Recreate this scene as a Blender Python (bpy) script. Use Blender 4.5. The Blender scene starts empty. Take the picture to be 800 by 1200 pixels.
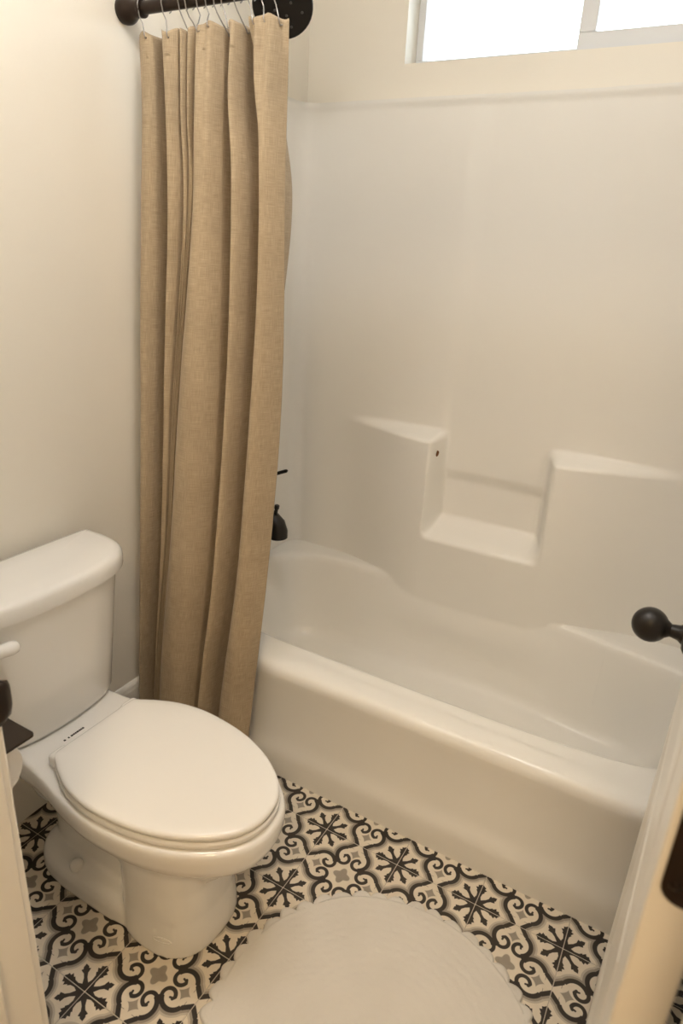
import bpy, bmesh, math, random
from mathutils import Vector, Matrix, noise

random.seed(7)
scene = bpy.context.scene
COL = scene.collection

# ------------------------------------------------------------------ camera
cam_d = bpy.data.cameras.new('camera')
cam = bpy.data.objects.new('camera', cam_d)
COL.objects.link(cam)
F_ = Vector((-0.4436445, 0.82011229, -0.36137985))
R_ = Vector((0.86799612, 0.49356948, 0.05451518))
D_ = Vector((0.22307464, -0.28949094, -0.93082367))
C_ = Vector((0.62324099, -1.17383609, 1.40745817))
m = Matrix.Identity(4)
for i in range(3):
    m[i][0], m[i][1], m[i][2], m[i][3] = R_[i], -D_[i], -F_[i], C_[i]
cam.matrix_world = m
cam_d.sensor_fit = 'VERTICAL'
cam_d.sensor_height = 36.0
cam_d.sensor_width = 24.0
cam_d.lens = 36.0 * 780.898 / 1200.0
cam_d.clip_start = 0.02
cam_d.dof.use_dof = True
cam_d.dof.focus_distance = 1.65
cam_d.dof.aperture_fstop = 5.0
scene.camera = cam

# ------------------------------------------------------------------ world and exposure
world = bpy.data.worlds.new('overcast_sky')
scene.world = world
world.use_nodes = True
wn = world.node_tree
bg = wn.nodes['Background']
bg.inputs[0].default_value = (0.86, 0.93, 1.0, 1)
bg.inputs[1].default_value = 6.0
vs = scene.view_settings
vs.view_transform = 'Standard'
vs.look = 'None'
vs.exposure = 0.10
vs.gamma = 1.0
vs.use_curve_mapping = False
FILL_LEFT = 21.0  # strengths of the added, unseen fill lamps
FILL_RIGHT = 38.0
FILL_HALL = 60.0
WARM = (1.0, 0.955, 0.90)
WARM_HALL = (1.0, 0.745, 0.44)

# ------------------------------------------------------------------ helpers
def srgb(r, g, b):
    def f(c):
        c /= 255.0
        return c / 12.92 if c <= 0.04045 else ((c + 0.055) / 1.055) ** 2.4
    return (f(r), f(g), f(b), 1.0)

def mat(name, col, rough=0.5, metal=0.0, noise_amt=0.0, noise_scale=20.0, bump=0.0, bump_scale=60.0, coat=0.0, spec=0.5, sheen=0.0):
    mt = bpy.data.materials.new(name)
    mt.use_nodes = True
    nt = mt.node_tree
    b = nt.nodes['Principled BSDF']
    b.inputs['Roughness'].default_value = rough
    b.inputs['Metallic'].default_value = metal
    b.inputs['Coat Weight'].default_value = coat
    b.inputs['Specular IOR Level'].default_value = spec
    if sheen:
        b.inputs['Sheen Weight'].default_value = sheen
    tc = nt.nodes.new('ShaderNodeTexCoord')
    if noise_amt > 0:
        nz = nt.nodes.new('ShaderNodeTexNoise')
        nz.inputs['Scale'].default_value = noise_scale
        nz.inputs['Detail'].default_value = 3
        nt.links.new(tc.outputs['Object'], nz.inputs['Vector'])
        mx = nt.nodes.new('ShaderNodeMix')
        mx.data_type = 'RGBA'
        mx.inputs['A'].default_value = tuple(c * (1 - noise_amt) for c in col[:3]) + (1,)
        mx.inputs['B'].default_value = tuple(min(1, c * (1 + noise_amt)) for c in col[:3]) + (1,)
        nt.links.new(nz.outputs['Fac'], mx.inputs['Factor'])
        nt.links.new(mx.outputs['Result'], b.inputs['Base Color'])
    else:
        b.inputs['Base Color'].default_value = col
    if bump > 0:
        nb = nt.nodes.new('ShaderNodeTexNoise')
        nb.inputs['Scale'].default_value = bump_scale
        nb.inputs['Detail'].default_value = 4
        nt.links.new(tc.outputs['Object'], nb.inputs['Vector'])
        bp = nt.nodes.new('ShaderNodeBump')
        bp.inputs['Strength'].default_value = bump
        bp.inputs['Distance'].default_value = 0.002
        nt.links.new(nb.outputs['Fac'], bp.inputs['Height'])
        nt.links.new(bp.outputs['Normal'], b.inputs['Normal'])
    return mt

def link(name, me, material=None, parent=None, smooth=False, loc=None):
    o = bpy.data.objects.new(name, me)
    COL.objects.link(o)
    if material is not None:
        me.materials.clear()
        me.materials.append(material)
    if smooth:
        me.polygons.foreach_set('use_smooth', [True] * len(me.polygons))
    if parent is not None:
        o.parent = parent
    if loc is not None:
        o.location = loc
    return o

def mesh(verts, faces):
    me = bpy.data.meshes.new('mesh')
    me.from_pydata([tuple(v) for v in verts], [], faces)
    me.update()
    return me

def from_bm(bm):
    bmesh.ops.recalc_face_normals(bm, faces=bm.faces[:])
    me = bpy.data.meshes.new('mesh')
    bm.to_mesh(me)
    bm.free()
    return me

def add_box(bm, lo, hi, bevel=0.0, seg=2):
    r = bmesh.ops.create_cube(bm, size=1.0)
    vs_ = r['verts']
    for v in vs_:
        v.co = Vector(((lo[i] + hi[i]) / 2 + v.co[i] * (hi[i] - lo[i]) for i in range(3)))
    if bevel > 0:
        es = list({e for v in vs_ for e in v.link_edges})
        bmesh.ops.bevel(bm, geom=es, offset=bevel, segments=seg, profile=0.5, affect='EDGES')

def box(name, lo, hi, material, parent=None, bevel=0.0, seg=2, smooth=False):
    bm = bmesh.new()
    add_box(bm, lo, hi, bevel, seg)
    return link(name, from_bm(bm), material, parent, smooth)

def add_loft(bm, rings, cap0=True, cap1=True, closed=True):
    vr = [[bm.verts.new(p) for p in r] for r in rings]
    n = len(rings[0])
    for a, b in zip(vr[:-1], vr[1:]):
        for i in range(n if closed else n - 1):
            j = (i + 1) % n
            try:
                bm.faces.new((a[i], a[j], b[j], b[i]))
            except ValueError:
                pass
    if cap0:
        bm.faces.new(vr[0][::-1])
    if cap1:
        bm.faces.new(vr[-1])

def frame(d):
    d = d.normalized()
    up = Vector((0, 0, 1)) if abs(d.z) < 0.9 else Vector((1, 0, 0))
    a = d.cross(up).normalized()
    return a, d.cross(a).normalized()

def add_tube(bm, path, rad, seg=12, caps=True):
    path = [Vector(p) for p in path]
    n = len(path)
    rads = rad if isinstance(rad, (list, tuple)) else [rad] * n
    rings = []
    a = None
    for i, p in enumerate(path):
        d = (path[min(i + 1, n - 1)] - path[max(i - 1, 0)])
        if a is None:
            a, b = frame(d)
        else:
            d = d.normalized()
            a = (a - d * a.dot(d)).normalized()
            b = d.cross(a)
        rings.append([p + (a * math.cos(t) + b * math.sin(t)) * rads[i] for t in [2 * math.pi * k / seg for k in range(seg)]])
    add_loft(bm, rings, caps, caps)

def add_lathe(bm, origin, axis, prof, seg=32):
    """prof: list of (distance along axis, radius)"""
    axis = Vector(axis).normalized()
    a, b = frame(axis)
    o = Vector(origin)
    rings = []
    for h, r in prof:
        r = max(r, 0.00015)
        rings.append([o + axis * h + (a * math.cos(t) + b * math.sin(t)) * r for t in [2 * math.pi * k / seg for k in range(seg)]])
    add_loft(bm, rings)

def lathe(name, origin, axis, prof, material, parent=None, seg=32):
    bm = bmesh.new()
    add_lathe(bm, origin, axis, prof, seg)
    o = link(name, from_bm(bm), material, parent, True)
    return sharp(o)

def sharp(o, ang=38):
    md = o.modifiers.new('edges', 'EDGE_SPLIT')
    md.split_angle = math.radians(ang)
    return o

def tube(name, path, rad, material, parent=None, seg=12):
    bm = bmesh.new()
    add_tube(bm, path, rad, seg)
    return sharp(link(name, from_bm(bm), material, parent, True), 50)

def empty(name, loc):
    o = bpy.data.objects.new(name, None)
    COL.objects.link(o)
    o.location = loc
    o.empty_display_size = 0.05
    return o

def adopt(root):
    """children were modelled in world coordinates: keep them where they are"""
    inv = Matrix.Translation(root.location).inverted()
    for c in root.children:
        c.matrix_parent_inverse = inv

def tag(o, label, cat, group=None):
    o['label'] = label
    o['category'] = cat
    if group:
        o['group'] = group
    return o

def struct(o, label, cat):
    o['kind'] = 'structure'
    o['label'] = label
    o['category'] = cat
    return o

def catmull(pts, n):
    """smooth curve through scalar list, sampled with n steps per span"""
    out = []
    P = pts
    for i in range(len(P) - 1):
        p0 = P[max(i - 1, 0)]; p1 = P[i]; p2 = P[i + 1]; p3 = P[min(i + 2, len(P) - 1)]
        for k in range(n):
            t = k / n
            out.append(0.5 * ((2 * p1) + (-p0 + p2) * t + (2 * p0 - 5 * p1 + 4 * p2 - p3) * t * t + (-p0 + 3 * p1 - 3 * p2 + p3) * t ** 3))
    out.append(P[-1])
    return out

def sstep(e0, e1, x):
    t = min(1, max(0, (x - e0) / (e1 - e0)))
    return t * t * (3 - 2 * t)

# ------------------------------------------------------------------ materials
M = {}
M['wall'] = mat('wall_paint_cream', (0.87, 0.82, 0.725, 1), 0.42, noise_amt=0.015, noise_scale=6, bump=0.10, bump_scale=120)
M['ceiling'] = mat('ceiling_paint', (0.87, 0.85, 0.81, 1), 0.8, bump=0.1, bump_scale=90)
M['trim'] = mat('trim_paint_white', (0.83, 0.795, 0.73, 1), 0.33, bump=0.03, bump_scale=40)
M['acrylic'] = mat('tub_acrylic_white', (0.86, 0.835, 0.785, 1), 0.20, bump=0.015, bump_scale=9, spec=0.4)
M['china'] = mat('toilet_china_white', (0.83, 0.81, 0.775, 1), 0.10, coat=0.3)
M['seat'] = mat('toilet_seat_plastic', (0.84, 0.82, 0.785, 1), 0.13)
M['black'] = mat('matte_black_metal', (0.016, 0.013, 0.011, 1), 0.38, metal=0.3, noise_amt=0.2, noise_scale=40)
M['bronze'] = mat('oil_rubbed_bronze', (0.026, 0.016, 0.011, 1), 0.35, metal=0.6, noise_amt=0.3, noise_scale=30)
M['chrome'] = mat('dull_steel_wire', (0.34, 0.32, 0.30, 1), 0.35, metal=1.0)
M['holder'] = mat('holder_powder_coat', (0.030, 0.020, 0.013, 1), 0.65, spec=0.25)
M['grout'] = mat('grout_light_grey', (0.50, 0.45, 0.38, 1), 0.9, noise_amt=0.12, noise_scale=60, bump=0.3, bump_scale=200)
M['vinyl'] = mat('window_vinyl_white', (0.75, 0.76, 0.77, 1), 0.4)
M['paper'] = mat('toilet_paper_white', (0.80, 0.77, 0.72, 1), 0.95, bump=0.3, bump_scale=180)
M['card'] = mat('cardboard_core', (0.30, 0.20, 0.12, 1), 0.9)
M['hallfloor'] = mat('hall_floor_oak', (0.36, 0.25, 0.16, 1), 0.5, noise_amt=0.2, noise_scale=8)
M['ink'] = mat('dark_print', (0.03, 0.025, 0.02, 1), 0.5)
M['rust'] = mat('brown_rust_spot', (0.15, 0.06, 0.022, 1), 0.7)

def glass_mat(name, tint):
    mt = bpy.data.materials.new(name)
    mt.use_nodes = True
    nt = mt.node_tree
    out = nt.nodes['Material Output']
    nt.nodes.remove(nt.nodes['Principled BSDF'])
    tr = nt.nodes.new('ShaderNodeBsdfTransparent')
    tr.inputs[0].default_value = tint
    gl = nt.nodes.new('ShaderNodeBsdfGlossy')
    gl.inputs['Roughness'].default_value = 0.02
    fr = nt.nodes.new('ShaderNodeFresnel')
    fr.inputs[0].default_value = 1.45
    mx = nt.nodes.new('ShaderNodeMixShader')
    nt.links.new(fr.outputs[0], mx.inputs[0])
    nt.links.new(tr.outputs[0], mx.inputs[1])
    nt.links.new(gl.outputs[0], mx.inputs[2])
    nt.links.new(mx.outputs[0], out.inputs[0])
    return mt
M['glass'] = glass_mat('window_glass', (0.96, 0.98, 0.97, 1))
M['glass_dim'] = glass_mat('dimmed_window_glass', (0.16, 0.17, 0.18, 1))  # tint added to dim daylight from the hall window

def lamp_mat(name, strength, colr):
    mt = bpy.data.materials.new(name)
    mt.use_nodes = True
    b = mt.node_tree.nodes['Principled BSDF']
    b.inputs['Base Color'].default_value = (0.9, 0.88, 0.84, 1)
    b.inputs['Emission Color'].default_value = colr + (1,)
    b.inputs['Emission Strength'].default_value = strength
    return mt

def linen_mat():
    mt = bpy.data.materials.new('linen_curtain_cloth')
    mt.use_nodes = True
    nt = mt.node_tree
    b = nt.nodes['Principled BSDF']
    b.inputs['Roughness'].default_value = 0.95
    b.inputs['Specular IOR Level'].default_value = 0.1
    b.inputs['Sheen Weight'].default_value = 0.15
    uv = nt.nodes.new('ShaderNodeUVMap')
    def streak(sx, sy, sc):
        mp = nt.nodes.new('ShaderNodeMapping')
        mp.inputs['Scale'].default_value = (sx, sy, 1)
        nt.links.new(uv.outputs[0], mp.inputs[0])
        nz = nt.nodes.new('ShaderNodeTexNoise')
        nz.inputs['Scale'].default_value = sc
        nz.inputs['Detail'].default_value = 3
        nt.links.new(mp.outputs[0], nz.inputs['Vector'])
        return nz.outputs['Fac']
    a = streak(900, 30, 1.0)      # warp threads
    c = streak(30, 900, 1.0)      # weft slubs
    g = streak(7, 7, 1.0)
    ad = nt.nodes.new('ShaderNodeMath'); ad.operation = 'ADD'
    nt.links.new(a, ad.inputs[0]); nt.links.new(c, ad.inputs[1])
    ml = nt.nodes.new('ShaderNodeMath'); ml.operation = 'MULTIPLY'
    nt.links.new(ad.outputs[0], ml.inputs[0]); ml.inputs[1].default_value = 0.42
    a2 = nt.nodes.new('ShaderNodeMath'); a2.operation = 'MULTIPLY_ADD'
    nt.links.new(g, a2.inputs[0]); a2.inputs[1].default_value = 0.16; nt.links.new(ml.outputs[0], a2.inputs[2])
    cr = nt.nodes.new('ShaderNodeValToRGB')
    e = cr.color_ramp.elements
    e[0].position = 0.32; e[0].color = (0.275, 0.208, 0.132, 1)
    e[1].position = 0.70; e[1].color = (0.57, 0.45, 0.305, 1)
    nt.links.new(a2.outputs[0], cr.inputs[0])
    nt.links.new(cr.outputs[0], b.inputs['Base Color'])
    bp = nt.nodes.new('ShaderNodeBump')
    bp.inputs['Strength'].default_value = 0.25
    bp.inputs['Distance'].default_value = 0.001
    nt.links.new(ad.outputs[0], bp.inputs['Height'])
    nt.links.new(bp.outputs[0], b.inputs['Normal'])
    # a little light passes through the cloth
    tl = nt.nodes.new('ShaderNodeBsdfTranslucent')
    nt.links.new(cr.outputs[0], tl.inputs[0])
    mx = nt.nodes.new('ShaderNodeMixShader')
    mx.inputs[0].default_value = 0.05
    out = nt.nodes['Material Output']
    nt.links.new(b.outputs[0], mx.inputs[1])
    nt.links.new(tl.outputs[0], mx.inputs[2])
    nt.links.new(mx.outputs[0], out.inputs[0])
    return mt
M['linen'] = linen_mat()

def rug_mat():
    mt = bpy.data.materials.new('cotton_rug_white')
    mt.use_nodes = True
    nt = mt.node_tree
    b = nt.nodes['Principled BSDF']
    b.inputs['Roughness'].default_value = 0.95
    b.inputs['Specular IOR Level'].default_value = 0.1
    tc = nt.nodes.new('ShaderNodeTexCoord')
    nz = nt.nodes.new('ShaderNodeTexNoise'); nz.inputs['Scale'].default_value = 90; nz.inputs['Detail'].default_value = 4
    n2 = nt.nodes.new('ShaderNodeTexNoise'); n2.inputs['Scale'].default_value = 7; n2.inputs['Detail'].default_value = 2
    for n in (nz, n2):
        nt.links.new(tc.outputs['Object'], n.inputs['Vector'])
    mx = nt.nodes.new('ShaderNodeMix'); mx.data_type = 'RGBA'
    mx.inputs['A'].default_value = (0.64, 0.605, 0.55, 1); mx.inputs['B'].default_value = (0.75, 0.715, 0.66, 1)
    nt.links.new(n2.outputs['Fac'], mx.inputs['Factor'])
    nt.links.new(mx.outputs['Result'], b.inputs['Base Color'])
    bp = nt.nodes.new('ShaderNodeBump'); bp.inputs['Strength'].default_value = 0.45; bp.inputs['Distance'].default_value = 0.003
    nt.links.new(nz.outputs['Fac'], bp.inputs['Height'])
    nt.links.new(bp.outputs[0], b.inputs['Normal'])
    return mt
M['rug'] = rug_mat()

TILE = 0.2032

def tile_mat():
    """encaustic print: quarter of a medallion in each corner of the tile, folded eightfold"""
    mt = bpy.data.materials.new('encaustic_tile_print')
    mt.use_nodes = True
    nt = mt.node_tree
    b = nt.nodes['Principled BSDF']
    def op(kind, *args):
        n = nt.nodes.new('ShaderNodeMath')
        n.operation = kind
        for i, a in enumerate(args):
            if isinstance(a, (int, float)):
                n.inputs[i].default_value = a
            else:
                nt.links.new(a, n.inputs[i])
        return n.outputs[0]
    add = lambda x, y: op('ADD', x, y)
    sub = lambda x, y: op('SUBTRACT', x, y)
    mul = lambda x, y: op('MULTIPLY', x, y)
    mn = lambda x, y: op('MINIMUM', x, y)
    mxm = lambda x, y: op('MAXIMUM', x, y)
    ab = lambda x: op('ABSOLUTE', x)
    lt = lambda x, y: op('LESS_THAN', x, y)
    gt = lambda x, y: op('GREATER_THAN', x, y)
    sq = lambda x: op('SQRT', x)
    def ln(x, y):
        return sq(add(mul(x, x), mul(y, y)))
    def cover(d, soft=0.006):
        # 1 inside (d<0), 0 outside, with a soft printed edge
        t = op('MULTIPLY_ADD', d, -1.0 / soft, 0.5)
        return mn(1.0, mxm(0.0, t))
    tc = nt.nodes.new('ShaderNodeTexCoord')
    # wobble of the hand-poured pigment
    nz = nt.nodes.new('ShaderNodeTexNoise'); nz.inputs['Scale'].default_value = 55; nz.inputs['Detail'].default_value = 2
    nt.links.new(tc.outputs['Object'], nz.inputs['Vector'])
    sx = nt.nodes.new('ShaderNodeSeparateXYZ')
    nt.links.new(tc.outputs['Object'], sx.inputs[0])
    u = sub(0.5, mul(ab(sx.outputs[0]), 1.0 / TILE))
    v = sub(0.5, mul(ab(sx.outputs[1]), 1.0 / TILE))
    a = mxm(u, v)
    c = mn(u, v)          # a >= c
    # --- scroll outline
    def arc(cx, cy, r, w, planes):
        px, py = sub(a, cx), sub(c, cy)
        d = sub(ab(sub(ln(px, py), r)), w)
        for (nx, ny, off) in planes:
            d = mxm(d, sub(add(mul(px, nx), mul(py, ny)), off))
        return d
    def seg(x0, y0, x1, y1, w):
        dx, dy = x1 - x0, y1 - y0
        L2 = dx * dx + dy * dy
        px, py = sub(a, x0), sub(c, y0)
        t = mn(1.0, mxm(0.0, add(mul(px, dx / L2), mul(py, dy / L2))))
        return sub(ln(sub(px, mul(t, dx)), sub(py, mul(t, dy))), w)
    W = 0.0245
    c1 = (0.428, 0.215); r1 = 0.129
    d1 = arc(c1[0], c1[1], r1, W, [(1, 0, -0.045)])
    d2 = seg(0.450, 0.0, 0.385, 0.080, W)
    d3 = arc(0.404, 0.276, 0.069, 0.0205, [(-0.93, -0.37, 0.020)])
    d4 = seg(0.318, 0.305, 0.352, 0.338, 0.026)
    d5 = seg(0.418, 0.208, 0.396, 0.222, 0.017)
    d6 = seg(0.404, 0.222, 0.397, 0.252, 0.011)
    path = mn(mn(mn(d1, d2), mn(d3, d4)), mn(d5, d6))
    # --- snowflake
    def curve(val, pts):
        n = nt.nodes.new('ShaderNodeFloatCurve')
        cm = n.mapping
        cv = cm.curves[0]
        while len(cv.points) > 2:
            cv.points.remove(cv.points[1])
        cv.points[0].location = pts[0]
        cv.points[1].location = pts[-1]
        for p in pts[1:-1]:
            cv.points.new(*p)
        for p in cv.points:
            p.handle_type = 'VECTOR'
        cm.update()
        nt.links.new(val, n.inputs['Value'])
        return n.outputs[0]
    # widths are stored times ten, lengths times two
    wa = curve(mul(a, 2.0), [(0, 0.56), (0.12, 0.46), (0.234, 0.25), (0.33, 0.30), (0.385, 0.52), (0.40, 0.42), (0.465, 0.68), (0.482, 0.40), (0.535, 0.48), (0.55, 0.26), (0.60, 0.0), (1, 0.0)])
    flake1 = sub(c, mul(wa, 0.1))
    t = mul(add(a, c), 0.70711)
    s = mul(sub(a, c), 0.70711)
    wd = curve(mul(t, 2.0), [(0, 0.5), (0.19, 0.25), (0.28, 0.17), (0.37, 0.21), (0.40, 0.32), (0.45, 0.47), (0.466, 0.26), (0.50, 0.27), (0.53, 0.15), (0.565, 0.0), (1, 0.0)])
    flake2 = sub(s, mul(wd, 0.1))
    flake = mn(mxm(flake1, sub(a, 0.30)), mxm(flake2, sub(t, 0.285)))
    dark = cover(mn(path, flake))
    # --- grey band inside the medallion
    rr = ln(sub(a, c1[0]), sub(c, c1[1]))
    near = mul(lt(c, 0.080), gt(add(a, c), 0.455))
    inside = mul(mul(gt(rr, r1), lt(a, 0.452)), mul(sub(1.0, near), lt(add(a, c), 0.665)))
    band = mul(inside, cover(sub(path, 0.026)))
    band2 = mul(inside, mul(cover(sub(path, 0.046)), 0.5))
    band = mxm(band, band2)
    # --- small grey star beside each link, and four-petal motif in the tile centre
    ax, ay = ab(sub(a, 0.5)), ab(sub(c, 0.152))
    star = sub(add(op('POWER', mxm(ax, 0.0001), 0.72), op('POWER', mxm(ay, 0.0001), 0.72)), op('POWER', 0.075, 0.72))
    star = cover(star, 0.02)
    qx, qy = ab(sub(a, 0.5)), ab(sub(c, 0.5))
    r2 = add(mxm(mul(qx, qx), 1e-6), mul(qy, qy))
    cc = op('DIVIDE', mul(mul(mul(qx, qx), mul(qy, qy)), 8.0), mul(r2, r2))
    petal = cover(sub(sq(r2), op('MULTIPLY_ADD', sub(1.0, cc), 0.020, 0.088)), 0.012)
    grey = mn(1.0, mxm(band, mxm(star, petal)))
    # --- colours
    oi = nt.nodes.new('ShaderNodeObjectInfo')
    def mixc(fac, A, B):
        n = nt.nodes.new('ShaderNodeMix'); n.data_type = 'RGBA'
        nt.links.new(fac, n.inputs['Factor'])
        for k, x in (('A', A), ('B', B)):
            if isinstance(x, tuple):
                n.inputs[k].default_value = x
            else:
                nt.links.new(x, n.inputs[k])
        return n.outputs['Result']
    cream = mixc(nz.outputs['Fac'], (0.66, 0.58, 0.46, 1), (0.74, 0.665, 0.55, 1))
    greyc = mixc(nz.outputs['Fac'], (0.27, 0.235, 0.19, 1), (0.34, 0.295, 0.24, 1))
    darkc = mixc(oi.outputs['Random'], (0.020, 0.015, 0.012, 1), (0.034, 0.025, 0.019, 1))
    colr = mixc(dark, mixc(grey, cream, greyc), darkc)
    nt.links.new(colr, b.inputs['Base Color'])
    b.inputs['Roughness'].default_value = 0.42
    n3 = nt.nodes.new('ShaderNodeTexNoise'); n3.inputs['Scale'].default_value = 160
    nt.links.new(tc.outputs['Object'], n3.inputs['Vector'])
    bp = nt.nodes.new('ShaderNodeBump'); bp.inputs['Strength'].default_value = 0.06; bp.inputs['Distance'].default_value = 0.001
    nt.links.new(n3.outputs['Fac'], bp.inputs['Height'])
    nt.links.new(bp.outputs[0], b.inputs['Normal'])
    return mt
M['tile'] = tile_mat()

# ------------------------------------------------------------------ room dimensions
XL, XR = -0.690, 0.845          # side walls
YB = 0.870                      # back wall (window)
YF, YH = -0.780, -0.895         # front wall: bathroom face, hall face
ZC = 2.44
YT = 0.088                      # foot of the tub apron
JL, JR = -0.0685, 0.702         # door jambs
DOORH = 2.04
HX0, HX1, HY0 = -1.3, 1.9, -3.3
XN = 1.62                       # unseen room part added behind the open door, darkens the right side

# ------------------------------------------------------------------ floor with tiles
fl = box('floor', (XL - 0.1, YH, -0.06), (XN + 0.1, YB + 0.1, -0.0015), M['grout'])
struct(fl, 'patterned black and cream encaustic tile floor with pale grout', 'floor')
bm = bmesh.new()
h = TILE / 2 - 0.0009
add_box(bm, (-h, -h, -0.008), (h, h, 0.0), 0.0012, 1)
tile_me = from_bm(bm)
tile_me.materials.append(M['tile'])
for i in range(-4, 8):
    for j in range(-5, 1):
        cx, cy = (i + 0.5) * TILE, (j + 0.5) * TILE
        if cx + h > XN + 0.12 or cx - h < XL - 0.2:
            continue
        t_ = bpy.data.objects.new('tile', tile_me)
        COL.objects.link(t_)
        t_.parent = fl
        t_.location = (cx, cy, random.uniform(-0.0003, 0.0))
        t_.rotation_euler = (random.uniform(-.001, .001), random.uniform(-.001, .001), random.choice((0, 1, 2, 3)) * math.pi / 2)

# ------------------------------------------------------------------ walls, ceiling
struct(box('wall_left', (XL - 0.1, YH, 0), (XL, YB + 0.15, ZC), M['wall']), 'cream painted wall behind the toilet and curtain', 'wall')
struct(box('wall_alcove', (XR, YT + 0.01, 0), (XR + 0.1, YB + 0.15, ZC), M['wall']), 'cream painted wing wall at the far end of the tub', 'wall')
struct(box('wall_right', (XN, YH, 0), (XN + 0.1, YT + 0.11, ZC), M['wall']), 'cream painted wall of the added unseen room part behind the open door', 'wall')
struct(box('wall_right_back', (XR + 0.1, YT + 0.01, 0), (XN, YT + 0.11, ZC), M['wall']), 'cream painted wall of the added unseen room part right of the tub alcove', 'wall')
struct(box('ceiling', (XL - 0.1, YH, ZC), (XN + 0.1, YB + 0.15, ZC + 0.1), M['ceiling']), 'white painted bathroom ceiling', 'ceiling')
WX0, WX1, WZ0, WZ1 = -0.362, 0.625, 1.926, 2.31
bm = bmesh.new()
add_box(bm, (XL, YB, 0), (XR, YB + 0.15, WZ0))
add_box(bm, (XL, YB, WZ1), (XR, YB + 0.15, ZC))
add_box(bm, (XL, YB, WZ0), (WX0, YB + 0.15, WZ1))
add_box(bm, (WX1, YB, WZ0), (XR, YB + 0.15, WZ1))
struct(link('wall_back', from_bm(bm), M['wall']), 'cream painted wall with the high window above the tub', 'wall')
bm = bmesh.new()
add_box(bm, (XL, YH, 0), (JL - 0.018, YF, ZC))
add_box(bm, (JR + 0.018, YH, 0), (XN, YF, ZC))
add_box(bm, (JL - 0.018, YH, DOORH + 0.018), (JR + 0.018, YF, ZC))
struct(link('wall_front', from_bm(bm), M['wall']), 'cream painted wall with the doorway the view looks through', 'wall')

# baseboard with eased top
def baseboard(name, y0, y1, label):
    prof = [(0, 0), (0.015, 0), (0.015, 0.165), (0.0125, 0.176), (0.009, 0.182), (0.004, 0.186), (0, 0.187)]
    bm = bmesh.new()
    add_loft(bm, [[(XL + a, y, z) for a, z in prof] for y in (y0, y1)])
    return struct(link(name, from_bm(bm), M['trim']), label, 'baseboard')
baseboard('baseboard_left', YF, YT + 0.004, 'white baseboard along the wall behind the toilet')
box_b = struct(box('baseboard_front', (XL + 0.015, YF, 0), (JL - 0.09, YF + 0.015, 0.187), M['trim'], bevel=0.004), 'white baseboard on the doorway wall beside the toilet', 'baseboard')

# ------------------------------------------------------------------ window
win = empty('window_1', (0.13, YB + 0.08, WZ0))
struct(win, 'high white sliding window with blown out daylight above the tub', 'window')
y0, y1 = YB + 0.072, YB + 0.13
bm = bmesh.new()
fw = 0.022
add_box(bm, (WX0, y0, WZ0), (WX1, y1, WZ0 + fw), 0.002, 1)
add_box(bm, (WX0, y0, WZ1 - fw), (WX1, y1, WZ1), 0.002, 1)
add_box(bm, (WX0, y0, WZ0 + fw), (WX0 + fw, y1, WZ1 - fw), 0.002, 1)
add_box(bm, (WX1 - fw, y0, WZ0 + fw), (WX1, y1, WZ1 - fw), 0.002, 1)
link('frame', from_bm(bm), M['vinyl'], win)
def sash(x0, x1, ya, yb, w):
    bm = bmesh.new()
    za, zb = WZ0 + fw * 0.6, WZ1 - fw * 0.6
    add_box(bm, (x0, ya, za), (x1, yb, za + w), 0.002, 1)
    add_box(bm, (x0, ya, zb - w), (x1, yb, zb), 0.002, 1)
    add_box(bm, (x0, ya, za + w), (x0 + w, yb, zb - w), 0.002, 1)
    add_box(bm, (x1 - w, ya, za + w), (x1, yb, zb - w), 0.002, 1)
    s_ = link('sash', from_bm(bm), M['vinyl'], win)
    p_ = box('pane', (x0 + w, (ya + yb) / 2 - 0.002, za + w), (x1 - w, (ya + yb) / 2 + 0.002, zb - w), M['glass'], s_)
    return s_
sash(0.105, WX1 - 0.01, y0 - 0.004, y0 + 0.026, 0.043)
box('pane', (WX0 + fw, y0 + 0.036, WZ0 + fw), (0.128, y0 + 0.040, WZ1 - fw), M['glass'], win)
box('meeting_stile', (0.112, y0 + 0.027, WZ0 + fw), (0.134, y0 + 0.05, WZ1 - fw), M['vinyl'], win)
adopt(win)
pl = bpy.data.lights.new('window_portal', 'AREA')
pl.shape = 'RECTANGLE'; pl.size = WX1 - WX0; pl.size_y = WZ1 - WZ0
pl.cycles.is_portal = True
po = bpy.data.objects.new('window_portal', pl); COL.objects.link(po)
po.location = ((WX0 + WX1) / 2, YB + 0.16, (WZ0 + WZ1) / 2)
po.rotation_euler = (math.radians(-90), 0, 0)

# ------------------------------------------------------------------ door lining and casing
def casing_profile_box(bm, lo, hi):
    add_box(bm, lo, hi, 0.003, 2)
tl_ = empty('trim_1', (JL, YF, 0)); struct(tl_, 'white door jamb and casing at the left of the doorway', 'door frame')
box('jamb', (JL - 0.018, YH - 0.002, 0), (JL, YF + 0.002, DOORH), M['trim'], tl_, 0.0015, 1)
box('casing', (JL - 0.075, YF, 0), (JL - 0.005, YF + 0.015, DOORH + 0.07), M['trim'], tl_, 0.004)
box('casing', (JL - 0.075, YH - 0.015, 0), (JL - 0.005, YH, DOORH + 0.07), M['trim'], tl_, 0.004)
box('door_stop', (JL, YH + 0.03, 0), (JL + 0.01, YH + 0.062, DOORH), M['trim'], tl_, 0.003)
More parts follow.
